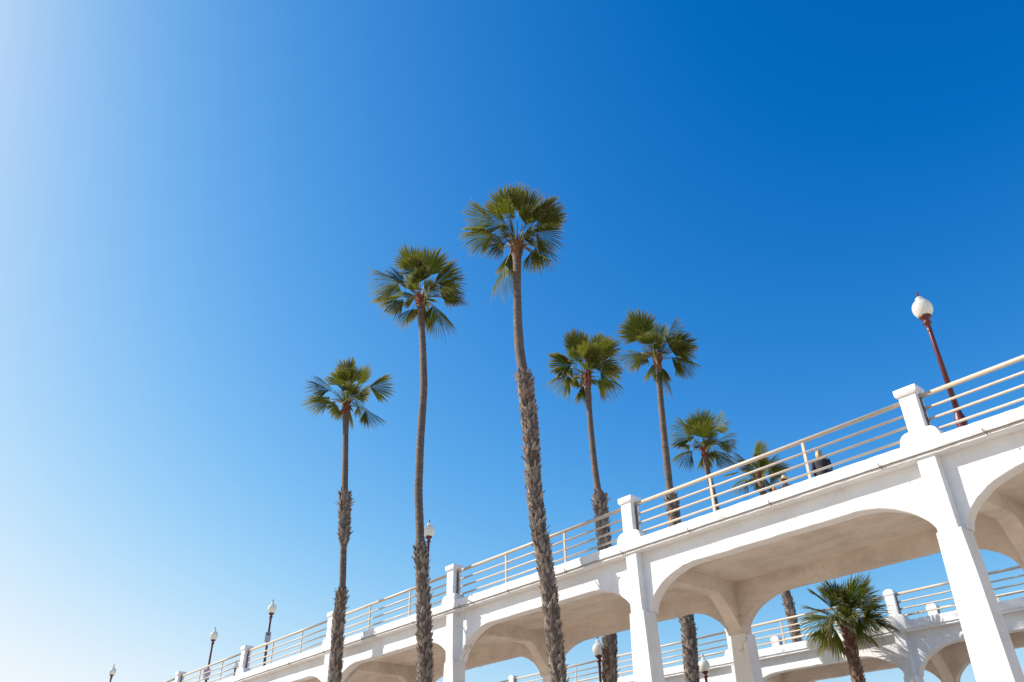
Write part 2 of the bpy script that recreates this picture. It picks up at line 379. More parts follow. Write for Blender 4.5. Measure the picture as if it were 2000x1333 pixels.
# cable clipped under the near cornice
bm=bmesh.new(); r=random.Random(4); xs=[NX-NP*4+.55+i*.6 for i in range(int((NP*5.6)/.6))]
tube(bm,[(xs[0]-.42,-.02,8.0),(xs[0]-.38,-.02,8.14),(xs[0]-.25,-.022,8.235)]+[(x,-.018,8.245+r.uniform(-.008,.006)) for x in xs],.016,6)
for v in bm.verts: v.co.x-=NX
smooth(bm,60); obj('cable',bm,M['cable'],nb)
def clip_bm():
    b=bmesh.new(); tube(b,[(-.03,-.03,8.335),(-.045,-.05,8.32),(-.03,-.05,8.27),(.0,-.045,8.235),(.02,-.03,8.19),(.03,-.005,8.16)],.011,5); return b
c0=None
for i,x in enumerate([-5.9,-8.55,-11.9,-14.85,-17.65,-20.35,-23.5,-26.5,-29.8,-33.9,-37.4,-41.0]):
    if c0 is None: c0=obj('cable_clip',clip_bm(),M['clip'],nb,(x-NX,0,0))
    else: inst(c0,nb,(x-NX,0,0))
nl={-1:'cream pipe railing in front of the tall maroon lamp post at right',0:'cream pipe railing in front of the blonde walker, right of the second pedestal',
 1:'cream pipe railing crossed by the tallest palm trunk',2:'cream pipe railing crossed by the second tallest palm',
 3:'cream pipe railing of the near bridge with the grey sign standing behind it',4:'cream pipe railing of the near bridge in front of the red ringed sign',
 5:'short stretch of pipe railing between the leftmost two pedestals in view'}
for k in range(-1,6):
    rail_bay('n',nl[k],'pipe railings along the near bridge',NX-NP*(k+1),NY+.25,NP)
fl={-1:'far bridge front railing, seen right of the big white column',0:'far bridge front railing just right of the bushy low palm',
 1:'far bridge front railing directly behind the bushy low palm',2:'far bridge front railing behind the thick trunk in the second arch',3:'far bridge front railing behind the two milky globe lamps',
 4:'far bridge front railing farthest left, seen under the third arch'}
for k in range(-1,5):
    rail_bay('f',fl[k],'pipe railings along the front of the far bridge',FX-FP*(k+1),FY+.22,FP)
bl={-1:'far bridge back railing, its top rail showing right of the big white column',0:'far bridge back railing, one bar showing beside the small domed pedestal',
 1:'far bridge back railing behind the slim trunk left of the bushy palm',2:'far bridge back railing low behind the thick trunk in the second arch'}
for k in range(-1,3):
    rail_bay('f',bl[k],'pipe railings along the back of the far bridge',FX-FP*(k+1),FY+4.7-.22,FP)
PALM={
'p1':dict(path=[[-35.726,18.85,22.363,0.197],[-35.415,18.85,20.392,0.15],[-35.064,18.85,18.226,0.159],[-34.885,18.85,16.998,0.169],[-34.847,18.85,16.795,0.323],[-34.435,18.85,14.337,0.298],[-34.446,18.85,14.137,0.186],[-34.327,18.95,12.112,0.181],[-34.429,19.0,11.951,0.265],[-34.649,19.1,10.282,0.284],[-34.462,19.1,7.981,0.285]],
 tips=[[-0.312,-2.373,1.023],[-0.613,-1.744,1.606],[-0.8,-2.286,-0.079],[-1.935,-1.163,0.5],[-2.083,-0.096,0.374],[-1.585,-0.102,-0.211],[0.78,-0.591,2.368],[1.261,-1.586,1.211],[1.606,-1.344,0.152],[1.454,-0.423,1.895],[1.205,0.567,2.133],[2.009,-0.223,0.57],[1.843,1.397,1.387],[0.003,1.454,1.515],[1.247,1.803,-0.864],[-0.315,2.077,0.369],[-0.621,0.423,1.961],[-1.428,-0.4,1.487],[2.045,-0.245,-0.409],[-1.622,1.311,0.242]]),
'p2':dict(path=[[-28.925,18.85,25.696,0.265],[-28.81,18.85,24.837,0.157],[-28.448,18.85,22.517,0.164],[-28.176,18.85,20.106,0.17],[-28.257,18.85,17.475,0.176],[-28.212,18.85,14.985,0.18],[-27.857,18.85,12.546,0.184],[-27.839,18.85,12.321,0.29],[-27.769,18.9,11.494,0.276],[-27.656,19.05,9.633,0.309],[-27.461,19.1,7.054,0.325]],
 tips=[[-0.473,-2.756,1.128],[-1.002,-1.648,1.715],[-1.294,-2.362,-0.219],[-2.169,-1.077,0.376],[-2.406,-0.264,0.286],[-2.431,0.312,-0.477],[-2.359,0.502,-0.173],[0.625,-1.47,2.33],[1.573,-1.627,1.358],[1.783,-1.287,0.709],[1.152,-0.106,2.392],[2.149,-0.302,1.505],[2.142,0.728,1.581],[0.838,1.355,2.051],[2.26,1.096,1.002],[1.813,1.83,-0.203],[1.041,2.172,1.014],[-0.263,2.402,0.566],[0.77,2.306,-1.392],[-0.523,2.294,0.014],[-1.577,1.615,0.491],[2.191,-0.711,-0.178],[-1.22,-0.069,1.96],[0.783,-2.149,-0.324]]),
'p3':dict(path=[[-21.327,18.85,24.573,0.276],[-21.316,18.85,23.639,0.181],[-21.351,18.85,22.261,0.167],[-21.359,18.85,20.661,0.184],[-21.303,18.85,19.105,0.201],[-21.115,18.85,17.899,0.207],[-21.032,18.85,17.578,0.349],[-20.733,18.85,14.937,0.332],[-20.653,18.85,12.643,0.29],[-20.467,18.9,10.694,0.306],[-20.298,19.0,9.418,0.289],[-20.198,19.1,7.722,0.288],[-20.008,19.1,6.067,0.261]],
 tips=[[-0.293,-2.509,1.386],[-0.561,-1.294,2.0],[0.729,-2.122,1.006],[-1.195,-2.3,0.413],[-2.046,-0.341,1.012],[-1.922,-1.616,0.339],[-1.113,-0.482,-2.015],[-1.923,0.747,0.117],[0.672,-1.5,2.24],[1.303,-1.702,1.215],[1.266,-0.858,2.258],[1.906,-1.191,1.102],[1.601,-0.3,2.101],[2.225,-0.433,1.174],[2.311,0.348,1.405],[1.185,1.145,1.871],[2.289,0.966,1.033],[1.323,1.558,1.235],[2.404,0.661,-0.016],[1.599,1.458,-0.834],[0.432,2.189,0.562],[-0.421,2.193,0.509],[1.439,0.914,-1.483],[-1.092,1.722,0.827],[1.973,-0.939,-0.26],[1.187,-1.796,-0.456]]),
'p4':dict(path=[[-25.706,27.5,22.815,0.231],[-25.702,27.5,21.581,0.147],[-25.691,27.5,19.652,0.15],[-25.623,27.5,17.659,0.159],[-25.509,27.5,16.278,0.168],[-25.428,27.5,16.043,0.385],[-25.376,27.5,14.191,0.339],[-25.313,27.5,12.241,0.329],[-25.44,27.5,9.551,0.34],[-25.647,27.5,7.613,0.342]],
 tips=[[-0.954,-2.163,1.179],[-1.314,-1.241,1.482],[-0.41,-2.26,0.153],[-1.351,-1.821,-0.306],[-1.969,-0.137,0.507],[-0.436,-0.575,-1.892],[-1.522,0.921,-0.688],[0.546,-1.512,2.065],[0.04,-0.53,2.266],[0.474,-1.814,0.85],[1.25,-0.939,1.294],[1.025,-0.499,2.467],[1.624,-0.689,1.061],[1.44,0.267,1.933],[2.049,0.389,1.52],[1.37,1.149,1.591],[2.285,0.436,0.368],[1.808,1.545,-0.276],[1.693,1.461,-0.787],[0.795,1.944,0.628],[-0.487,2.035,0.193],[-0.921,1.792,0.418]]),
'p5':dict(path=[[-26.276,34.5,26.835,0.234],[-26.354,34.5,25.435,0.17],[-26.45,34.5,23.399,0.181],[-26.523,34.5,20.798,0.198],[-26.583,34.5,18.155,0.206],[-26.508,34.5,17.922,0.383],[-26.537,34.5,15.411,0.358],[-26.478,34.5,12.945,0.373],[-26.494,34.5,10.391,0.4],[-26.661,34.5,8.413,0.403]],
 tips=[[-0.1,-2.244,2.296],[-0.226,-1.438,2.295],[-0.199,-1.757,1.418],[0.772,-1.965,0.705],[0.081,-0.168,2.414],[2.067,-0.434,2.411],[1.699,0.086,2.123],[0.585,0.301,2.077],[-1.488,-2.015,0.258],[-1.941,-0.362,1.385],[-2.2,0.038,0.854],[-1.25,0.16,1.835],[2.689,1.097,0.878],[2.512,0.248,0.202],[1.638,1.721,0.727],[2.009,1.802,-0.762],[1.072,2.084,0.107],[0.157,2.259,0.489],[0.419,0.476,-2.201],[-0.809,1.749,-0.786],[-1.908,1.243,-0.102],[1.211,-1.867,0.049]]),
'p6':dict(path=[[-31.869,46.0,25.959,0.261],[-31.894,46.0,24.764,0.184],[-31.78,46.0,23.355,0.2],[-31.669,46.0,21.985,0.215],[-31.593,46.0,20.479,0.23],[-31.434,46.0,16.57,0.238],[-31.369,46.0,12.345,0.244]],
 tips=[[-0.461,-1.974,2.317],[-0.407,-0.932,2.502],[0.608,-0.676,2.857],[1.195,-1.185,1.519],[2.082,-0.234,2.46],[1.421,0.183,2.354],[-1.564,-2.024,0.582],[-2.085,-0.372,1.419],[-1.651,-1.887,-0.501],[2.402,0.923,0.472],[1.68,1.502,1.351],[2.494,-0.035,0.901],[1.9,1.157,-1.355],[0.528,2.269,-0.002],[-1.419,1.25,-0.703],[-1.08,2.041,-0.04],[2.081,-0.994,-0.129],[0.702,-2.186,0.253]]),
'p7':dict(path=[[-27.799,46.0,22.824,0.225],[-27.826,46.0,21.915,0.223],[-27.698,46.0,20.62,0.237],[-27.669,46.0,18.025,0.247],[-27.569,46.0,15.388,0.272],[-27.446,46.0,13.495,0.313],[-27.398,46.0,11.988,0.323],[-27.151,46.0,10.217,0.331],[-27.08,46.0,9.368,0.327]],
 tips=[[0.978,-0.836,1.89],[-0.541,-1.806,1.376],[-1.346,0.153,1.586],[-2.304,-0.603,0.469],[-1.87,-1.29,-0.767],[-2.04,0.733,0.2],[1.966,-0.124,0.992],[0.546,1.425,1.391],[1.881,0.084,-0.73],[1.09,1.869,0.474],[-0.398,2.074,-0.464],[0.551,-2.026,0.053],[1.621,-1.289,-0.345],[-0.577,0.972,1.77],[-1.471,1.497,0.08],[1.285,-1.528,1.037],[-0.413,-1.945,-0.086]]),
'p8':dict(path=[[-18.996,36.3,9.98,0.209],[-19.003,36.3,9.357,0.242],[-19.004,36.3,8.484,0.262],[-18.997,36.3,7.569,0.281]],
 tips=[[-1.298,-1.811,0.415],[-1.982,0.483,1.0],[-1.112,-1.788,0.981],[-0.198,-1.978,1.287],[-1.095,0.847,2.033],[0.613,-1.746,1.719],[-0.052,0.614,2.31],[1.133,-1.4,1.257],[1.373,-0.759,1.914],[0.725,1.124,2.138],[1.834,-0.272,1.548],[1.375,0.505,2.185],[2.098,-0.113,0.975],[2.278,0.119,0.675],[1.359,1.793,0.671],[2.343,-0.623,-0.334],[2.022,-1.11,-0.119],[0.092,2.304,0.147],[-1.411,-1.659,-0.566],[-2.073,0.741,0.129],[-1.984,1.225,-0.17],[0.855,-2.113,0.375],[1.509,-1.746,0.097],[0.391,-2.277,0.019],[-0.597,2.232,-0.007]])}
# ---------------------------------------------------------------- fan palms
def lerp(a,b,t): return a+(b-a)*t
def path_at(path,t):
    n=len(path)-1; f=min(max(t,0),.99999)*n; i=int(f); u=f-i
    P=[Vector(path[max(0,min(n,j))][:3]) for j in (i-1,i,i+1,i+2)]
    p=.5*((2*P[1])+(P[2]-P[0])*u+(2*P[0]-5*P[1]+4*P[2]-P[3])*u*u+(-P[0]+3*P[1]-3*P[2]+P[3])*u**3)
    return p,lerp(path[i][3],path[i+1][3],u)
def trunk_mesh(base,path,skirt_z,n=14):
    """path from the ground up; ringed stem, z above skirt_z is bare"""
    bm=bmesh.new(); uv=bm.loops.layers.uv.new('uv'); L=path[-1][2]-path[0][2]; steps=int(L/.11); rings=[]; r=random.Random(int(L*100))
    for i in range(steps+1):
        t=i/steps; p,rad=path_at(path,t)
        k=rad*(1+(.045 if i%2 else -.03)*(1 if p.z>skirt_z else .3)+r.uniform(-.02,.02))
        if p.z<skirt_z: k*=.86
        rings.append((t,[bm.verts.new(p+Vector((k*math.cos(2*math.pi*j/n),k*math.sin(2*math.pi*j/n),0))) for j in range(n)]))
    for (ta,A),(tb,B) in zip(rings,rings[1:]):
        for j in range(n):
            f=bm.faces.new((A[j],A[(j+1)%n],B[(j+1)%n],B[j])); f.smooth=True
            for lp,t in zip(f.loops,(ta,ta,tb,tb)): lp[uv].uv=(j/n,max(0,1-(path[-1][2]-lerp(path[0][2],path[-1][2],t))/5.0))
    bm.faces.new(rings[-1][1]); return bm
def boot(bm,uv,p,rad,th,ln,wd,out,tw,shade,th2=.018,droop=0):
    rd=Vector((math.cos(th),math.sin(th),0)); tn=Vector((-math.sin(th),math.cos(th),0)); up=Vector((0,0,1))
    st=[]
    for (z,o,w,t) in ((0,.0,1.0,1.0),(.38,.22,.74,1.1),(.72,.62,.52,1.0),(1.0,1.0-.0,.34,.8)):
        c=p+rd*(rad*.93+out*o)+up*(ln*z-droop*o*ln)+tn*(tw*z*ln); hw=wd*w/2; tt=th2*t
        st.append([bm.verts.new(c+tn*hw-rd*tt*.4),bm.verts.new(c+tn*hw*.5+rd*tt),bm.verts.new(c-tn*hw*.5+rd*tt),bm.verts.new(c-tn*hw-rd*tt*.4)])
    fs=[]
    for A,B in zip(st,st[1:]):
        for j in range(4): fs.append(bm.faces.new((A[j],A[(j+1)%4],B[(j+1)%4],B[j])))
    fs.append(bm.faces.new(st[-1])); 
    for f in fs:
        for lp in f.loops: lp[uv].uv=(shade,0)
def boots_mesh(path,z0,z1,r,dz=.075,ln=(.17,.27),wd=(.13,.21),out=(.03,.09),spike=.05,top_out=1.0):
    bm=bmesh.new(); uv=bm.loops.layers.uv.new('uv'); zb,zt=path[0][2],path[-1][2]; z=z0; a=r.uniform(0,6)
    while z<z1:
        t=(z-zb)/(zt-zb); p,rad=path_at(path,t)
        n=6 if rad>.2 else 5
        for j in range(n):
            th=a+2*math.pi*j/n+r.uniform(-.25,.25)
            o=r.uniform(*out); l=r.uniform(*ln)
            if z>z1-.8: o*=1+top_out*r.random()
            if r.random()<spike: o*=r.uniform(1.6,2.6); l*=1.15
            boot(bm,uv,p+Vector((0,0,r.uniform(-.04,.04))),rad*.86,th,l,r.uniform(*wd)*(rad/.28),o,r.uniform(-.55,.55),r.random()*.95 if r.random()<.93 else 1.0)
        a+=2.4; z+=dz
    bmesh.ops.recalc_face_normals(bm,faces=list(bm.faces)); return bm
def frond_mesh(T,r,scale=1.0,style=0,dead=False):
    """petiole and fan blade from the crown's hub (local origin) to the tip T"""
    T=Vector(T); L=T.length; d=T.normalized(); Z=Vector((0,0,1))
    bm=bmesh.new(); uv=bm.loops.layers.uv.new('uv')
    rad=Vector((T.x,T.y,0)); rad=rad.normalized() if rad.length>.1 else Vector((r.uniform(-1,1),r.uniform(-1,1),0)).normalized()
    pf=r.uniform(.34,.52)*(1 if L>1.7 else .7)
    start=rad*.10+Vector((0,0,r.uniform(-.15,.12)))
    lift=Z*(.10*L*(1-abs(d.z)))
    base=T*pf+lift*.75
    c=start+(base-start)*.5+lift*.55+Z*.05
    pts=[start+(c-start)*2*t*(1-t)*1.0+(base-start)*t*t if False else ((1-t)**2)*start+2*t*(1-t)*c+t*t*base for t in [i/7 for i in range(8)]]
    tube(bm,pts,[.034*(1-.55*i/7) for i in range(8)],5)
    for f in bm.faces: f.material_index=1; f.smooth=True
    axis=(T-base).normalized(); Rr=(T-base).length*scale
    n=(Z-axis*Z.dot(axis))
    n=(n.normalized() if n.length>.25 else (-rad+axis*rad.dot(axis)).normalized())
    roll=r.uniform(-.65,.65); n=(Matrix.Rotation(roll,3,axis)@n).normalized(); s=axis.cross(n).normalized()
    N=r.randint(38,46); el=max(0,d.z); A=R_(r.uniform(54,94)-12*el); fold=(r.uniform(-.4,.5) if (r.random()<.45+.4*el and d.z>-.15) else r.uniform(-2.0,-.9)) if style==0 else r.uniform(-2.4,-1.6)
    dr=r.uniform(.15,.7)*(1-.65*el); split=r.uniform(.54,.68); dphi=2*A/N
    rs=[.03,.25,split,split+(1-split)*.4,split+(1-split)*.72,1.0]
    for i in range(N):
        ph=-A+dphi*(i+.5); q=abs(ph)/A
        ln=Rr*(1-.36*q*q)*r.uniform(.88,1.07)*(1.04)
        dirv=(axis*math.cos(ph)+s*math.sin(ph)+n*(fold*abs(math.sin(ph))**1.5)).normalized()
        wdir=(-axis*math.sin(ph)+s*math.cos(ph)).normalized()
        dseg=dr*r.uniform(.6,1.7); tw=r.uniform(-.12,.12); shade=r.random()
        if r.random()<.06: dseg*=2.0
        prev=None
        for j,rr in enumerate(rs):
            hw=rr*ln*math.tan(dphi/2)*1.12 if rr<=split else split*ln*math.tan(dphi/2)*(1-((rr-split)/(1-split))**1.9)*1.45+.001 if rr>split else 0
            e=max(0,rr-split*.7); 
            c_=base+dirv*(rr*ln)-Z*(dseg*ln*e**1.7)+wdir*(tw*ln*e*e)
            # keep the drooping strip from growing longer than it is
            pl=hw*.55*(1 if j<5 else 0)
            row=[bm.verts.new(c_+wdir*hw-n*pl*.5),bm.verts.new(c_+n*pl*.5),bm.verts.new(c_-wdir*hw-n*pl*.5)]
            if prev:
                for a_ in (0,1):
                    f=bm.faces.new((prev[a_],prev[a_+1],row[a_+1],row[a_])); f.material_index=0
                    for lp in f.loops:
                        v=lp.vert; vv=rs[j] if v in row else rs[j-1]; lp[uv].uv=(shade,vv)
            prev=row
        if r.random()<.42:                                       # pale curling threads at the splits
            p0=base+dirv*(ln*r.uniform(.6,.95))-Z*(dseg*ln*.25); q0=p0+dirv*r.uniform(.05,.22)+Vector((r.uniform(-.14,.14),r.uniform(-.14,.14),r.uniform(-.22,.12))); m0=(p0+q0)/2+Vector((r.uniform(-.06,.06),r.uniform(-.06,.06),r.uniform(-.05,.05)))
            w_=Vector((.007,.004,.004)); vs_=[bm.verts.new(x) for x in (p0,p0+w_,m0+w_,m0)]; f=bm.faces.new(vs_); f.material_index=2
            vs2=[vs_[3],vs_[2],bm.verts.new(q0)]; f=bm.faces.new(vs2); f.material_index=2
    return bm
def palm(pid,label,skirt_top,ground_z=0,dead=(),group='fan palms around the bridges',collar=1.0,fscale=1.0,spike=.06,thin=6,gap=None,boot='boot'):
    D=PALM[pid]; r=random.Random(hash_id[pid])
    path=[list(p) for p in D['path'][::-1]]
    lo=path[0]
    while lo[2]-ground_z>3: lo=[lo[0]+.02,lo[1],lo[2]-2.4,min(.40,lo[3]+.006)]; path.insert(0,lo)
    path.insert(0,[lo[0],lo[1],ground_z-.1,lo[3]+.05])
    b=Vector((path[0][0],path[0][1],ground_z)); root=empty('palm_tree',b,label,'palm tree',group)
    # resample by height so that path_at is linear in z
    zs=[p[2] for p in path]; z0,z1=zs[0],zs[-1]; N=60; rp=[]
    for i in range(N+1):
        z=z0+(z1-z0)*i/N; j=max(k for k in range(len(zs)-1) if zs[k]<=z+1e-6); u=(z-zs[j])/(zs[j+1]-zs[j])
        u2=u
        q=[lerp(path[j][m],path[j+1][m],u2) for m in range(4)]; rp.append([q[0]-b.x,q[1]-b.y,z-b.z,q[3]])
    for _ in range(1):
        sm=[x[:] for x in rp]
        for i in range(1,N):
            for m in (0,1): sm[i][m]=(rp[i-1][m]+rp[i][m]*2+rp[i+1][m])/4
        rp=sm
    hub=Vector(rp[-1][:3])
    sk=skirt_top-b.z if skirt_top else -1
    obj('trunk',trunk_mesh(b,rp,sk),M['bark'],root)
    if skirt_top:
        for a_,b_ in ([(.2,sk)] if not gap else [(.2,gap[0]),(gap[1],sk)]):
            o=obj('leaf_base_cover',boots_mesh(rp,a_,b_,r,spike=spike),M[boot],root); o['kind']='stuff'
    o=obj('crown_collar',boots_mesh(rp,hub.z-.75*collar,hub.z+.02,r,.055,(.20,.32),(.12,.19),(.05,.12),.06,.3),M['collar'],root); o['kind']='stuff'
    for i,T in enumerate(D['tips']):
        if thin and i%thin==thin-1: continue
        dd=i in dead
        T=Vector(T); T*=r.uniform(1.0,1.13) if T.z>.5*T.length else r.uniform(.86,1.08)
        fm=frond_mesh(T,r,fscale,1 if dd else (0 if r.random()<.85 else 1))
        f=obj('frond',fm,[M['leaf_dead'] if dd else M['leaf'],M['petiole'],M['thread']],root,hub)
        if dd: f['label']='brown withered frond'
    # young leaves filling the heart of the crown
    for i in range(7):
        an=i*2.4+r.random(); el=r.uniform(.5,1.3)
        T=Vector((math.cos(an)*math.cos(el),math.sin(an)*math.cos(el),math.sin(el)))*r.uniform(1.1,1.65)*fscale
        f=obj('frond',frond_mesh(T,r,1.0,0 if i%2 else 1),[M['leaf'],M['petiole'],M['thread']],root,hub)
    return root
hash_id={'p1':11,'p2':22,'p3':33,'p4':44,'p5':55,'p6':66,'p7':77,'p8':88}
palm('p1','leftmost palm, shortest of the three standing before the near bridge',16.9,spike=.1,thin=6,gap=(11.9,14.2))
palm('p2','middle palm of the three standing before the near bridge, thin wavy stem',12.3,thin=6)
palm('p3','tallest palm, its thick shaggy lower trunk crossing the near bridge',17.6,spike=.1,thin=6)
palm('p4','palm behind the near bridge just left of its second pedestal',16.0)
palm('p5','tall palm behind the near bridge just right of its second pedestal',18.0)
palm('p6','small slender palm rising behind the railing, right of the second pedestal',None)
palm('p7','small palm with its crown behind the railing bars, beside the walkers',14.5)
palm('p8','bushy low palm under the near bridge, in front of the second bridge',9.7,dead=(19,),collar=.5,spike=.12,thin=0,boot='boot_red')
# ---------------------------------------------------------------- lamp posts
def lamp(base,globe_z,label,group=None,s=1.0,mat='maroon'):
    """globe_z: world height of the globe's middle; base: foot"""
    root=empty('street_lamp',base,label,'street lamp',group); h=globe_z-base[2]; H=h-.42*s
    bm=bmesh.new(); lathe(bm,[(.20*s,0),(.20*s,.12*s),(.165*s,.16*s),(.15*s,.8*s),(.16*s,.84*s),(.13*s,.9*s),(.125*s,1.12*s),(.155*s,1.3*s),(.15*s,1.36*s),(.10*s,1.52*s),(.088*s,1.6*s)],20); smooth(bm,50); obj('base',bm,M[mat],root)
    bm=bmesh.new(); lathe(bm,[(.082*s,1.58*s),(.062*s,H-.32*s),(.060*s,H-.28*s)],24,flute=.13); smooth(bm,50); obj('pole',bm,M[mat],root)
    bm=bmesh.new(); lathe(bm,[(.066*s,H-.30*s),(.075*s,H-.27*s),(.066*s,H-.25*s),(.075*s,H-.06*s),(.125*s,H-.03*s),(.13*s,H),(.085*s,H+.03*s),(.075*s,H+.07*s),(.11*s,H+.13*s),(.165*s,H+.17*s),(.18*s,H+.21*s),(.165*s,H+.235*s)],24); smooth(bm,40); obj('collar',bm,M[mat],root)
    g=H+.22*s; bm=bmesh.new()
    lathe(bm,[(.155*s,g),(.20*s,g+.05*s),(.262*s,g+.15*s),(.285*s,g+.27*s),(.272*s,g+.38*s),(.222*s,g+.48*s),(.145*s,g+.545*s),(.098*s,g+.57*s),(.118*s,g+.60*s),(.112*s,g+.635*s),(.075*s,g+.67*s),(.04*s,g+.71*s)],28); smooth(bm,40); obj('globe',bm,M['globe'],root)
    bm=bmesh.new(); lathe(bm,[(.038*s,g+.70*s),(.026*s,g+.73*s),(.034*s,g+.77*s),(.034*s,g+.80*s),(.012*s,g+.87*s),(.004*s,g+.91*s)],10); obj('finial',bm,M[mat],root)
    return root
DK=9.88
gl='street lamps with milky acorn globes on the near bridge deck'
lamp((-6.985,22,DK),14.763,'largest street lamp, maroon fluted post behind the railing at right',gl)
lamp((-50.185,22.8,DK),14.728,'dark lamp post with a plain grey sign on it at lower left',gl,mat='maroon')
lamp((-59.408,22.9,DK),14.663,'dark lamp post with a red ringed sign half hidden by the railing',gl)
lamp((-78.531,22.0,DK),14.873,'farthest lamp at lower left, only its globe above the bottom edge',gl)
lamp((-31.824,22.0,DK),14.735,'lamp with its globe peeping out right of the second tallest palm trunk',gl)
lamp((-60.494,25.3,DK),13.096,'faint small lamp globe behind the railing, left of a white pedestal',gl,s=.66)
gl2='street lamps standing between the two bridges'
lamp((-27.048,28.4,0),9.222,'milky globe lamp beneath the near bridge, left of a shaggy trunk',gl2)
lamp((-26.928,36.0,0),9.299,'lamp low down against the far bridge, right of the thick dark trunk',gl2)
# ---------------------------------------------------------------- signs on the lamp posts
def face_rot(p):                                                 # both signs look out over the railing
    return math.atan2(p[0],-p[1])
def sign_grey(p):
    root=empty('parking_sign',p,'small grey rectangular sign strapped to the dark lamp post','sign'); root.rotation_euler=(0,0,R_(58))
    bm=bmesh.new(); box(bm,-.17,.17,-.008,.008,-.30,.30); bevel(bm,.004,1); obj('plate',bm,M['signgrey'],root)
    bm=bmesh.new(); lathe(bm,[(.065,-.004),(.065,.004)],16)
    for v in bm.verts: v.co=Vector((v.co.x,v.co.z-.013,v.co.y+.17))
    bmesh.ops.recalc_face_normals(bm,faces=list(bm.faces)); obj('symbol',bm,M['signink'],root)
    for z,wd in ((.03,.12),(-.05,.13),(-.12,.11),(-.19,.13)):
        bm=bmesh.new(); box(bm,-wd,wd,-.014,-.009,z-.014,z+.014); obj('text_line',bm,M['signwhite'],root)
def sign_red(p):
    root=empty('prohibition_sign',p,'square sign with a red ring and slash above a plain plate on a lamp post','sign'); root.rotation_euler=(0,0,R_(62))
    bm=bmesh.new(); box(bm,-.24,.24,-.008,.008,-.20,.26); bevel(bm,.004,1); obj('plate',bm,M['signwhite'],root)
    bm=bmesh.new(); n=28; A=[];B=[]
    for i in range(n):
        c,s=math.cos(2*math.pi*i/n),math.sin(2*math.pi*i/n); A.append(bm.verts.new((.20*c,-.013,.03+.20*s))); B.append(bm.verts.new((.155*c,-.013,.03+.155*s)))
    for i in range(n): bm.faces.new((A[i],A[(i+1)%n],B[(i+1)%n],B[i]))
    v=[bm.verts.new((x,-.0125,.03+z)) for x,z in ((-.135,.105),(-.105,.135),(.135,-.105),(.105,-.135))]; bm.faces.new(v)
    obj('ring',bm,M['signred'],root)
    bm=bmesh.new(); box(bm,-.05,.06,-.012,-.009,-.06,.10); obj('symbol',bm,M['signink'],root)
    bm=bmesh.new(); box(bm,-.20,.20,-.008,.008,-.46,-.23); obj('lower_plate',bm,M['signgrey'],root)
sign_grey((-49.95,22.68,13.02)); sign_red((-59.18,22.78,12.22))
# ---------------------------------------------------------------- people on the deck (standing, seen from below through the railing)
def skin_body(name,joints,edges,mat,parent,root_i=0,sub=2):
    me=bpy.data.meshes.new(name); me.from_pydata([j[:3] for j in joints],edges,[]); me.materials.append(mat)
    o=bpy.data.objects.new(name,me); link(o); o.parent=parent
    sk=o.modifiers.new('skin','SKIN'); me.skin_vertices.new() if not me.skin_vertices else None
    for i,j in enumerate(joints):
        d=me.skin_vertices[0].data[i]; d.radius=(j[3],j[4] if len(j)>4 else j[3]); d.use_root=(i==root_i)
    ss=o.modifiers.new('sub','SUBSURF'); ss.levels=sub; ss.render_levels=sub
    for p in me.polygons: p.use_smooth=True
    return o
def ellipsoid(bm,c,rx,ry,rz,u=16,v=12):
    m=Matrix.Translation(c)@Matrix.Diagonal((rx,ry,rz,1)); bmesh.ops.create_uvsphere(bm,u_segments=u,v_segments=v,radius=1,matrix=m)
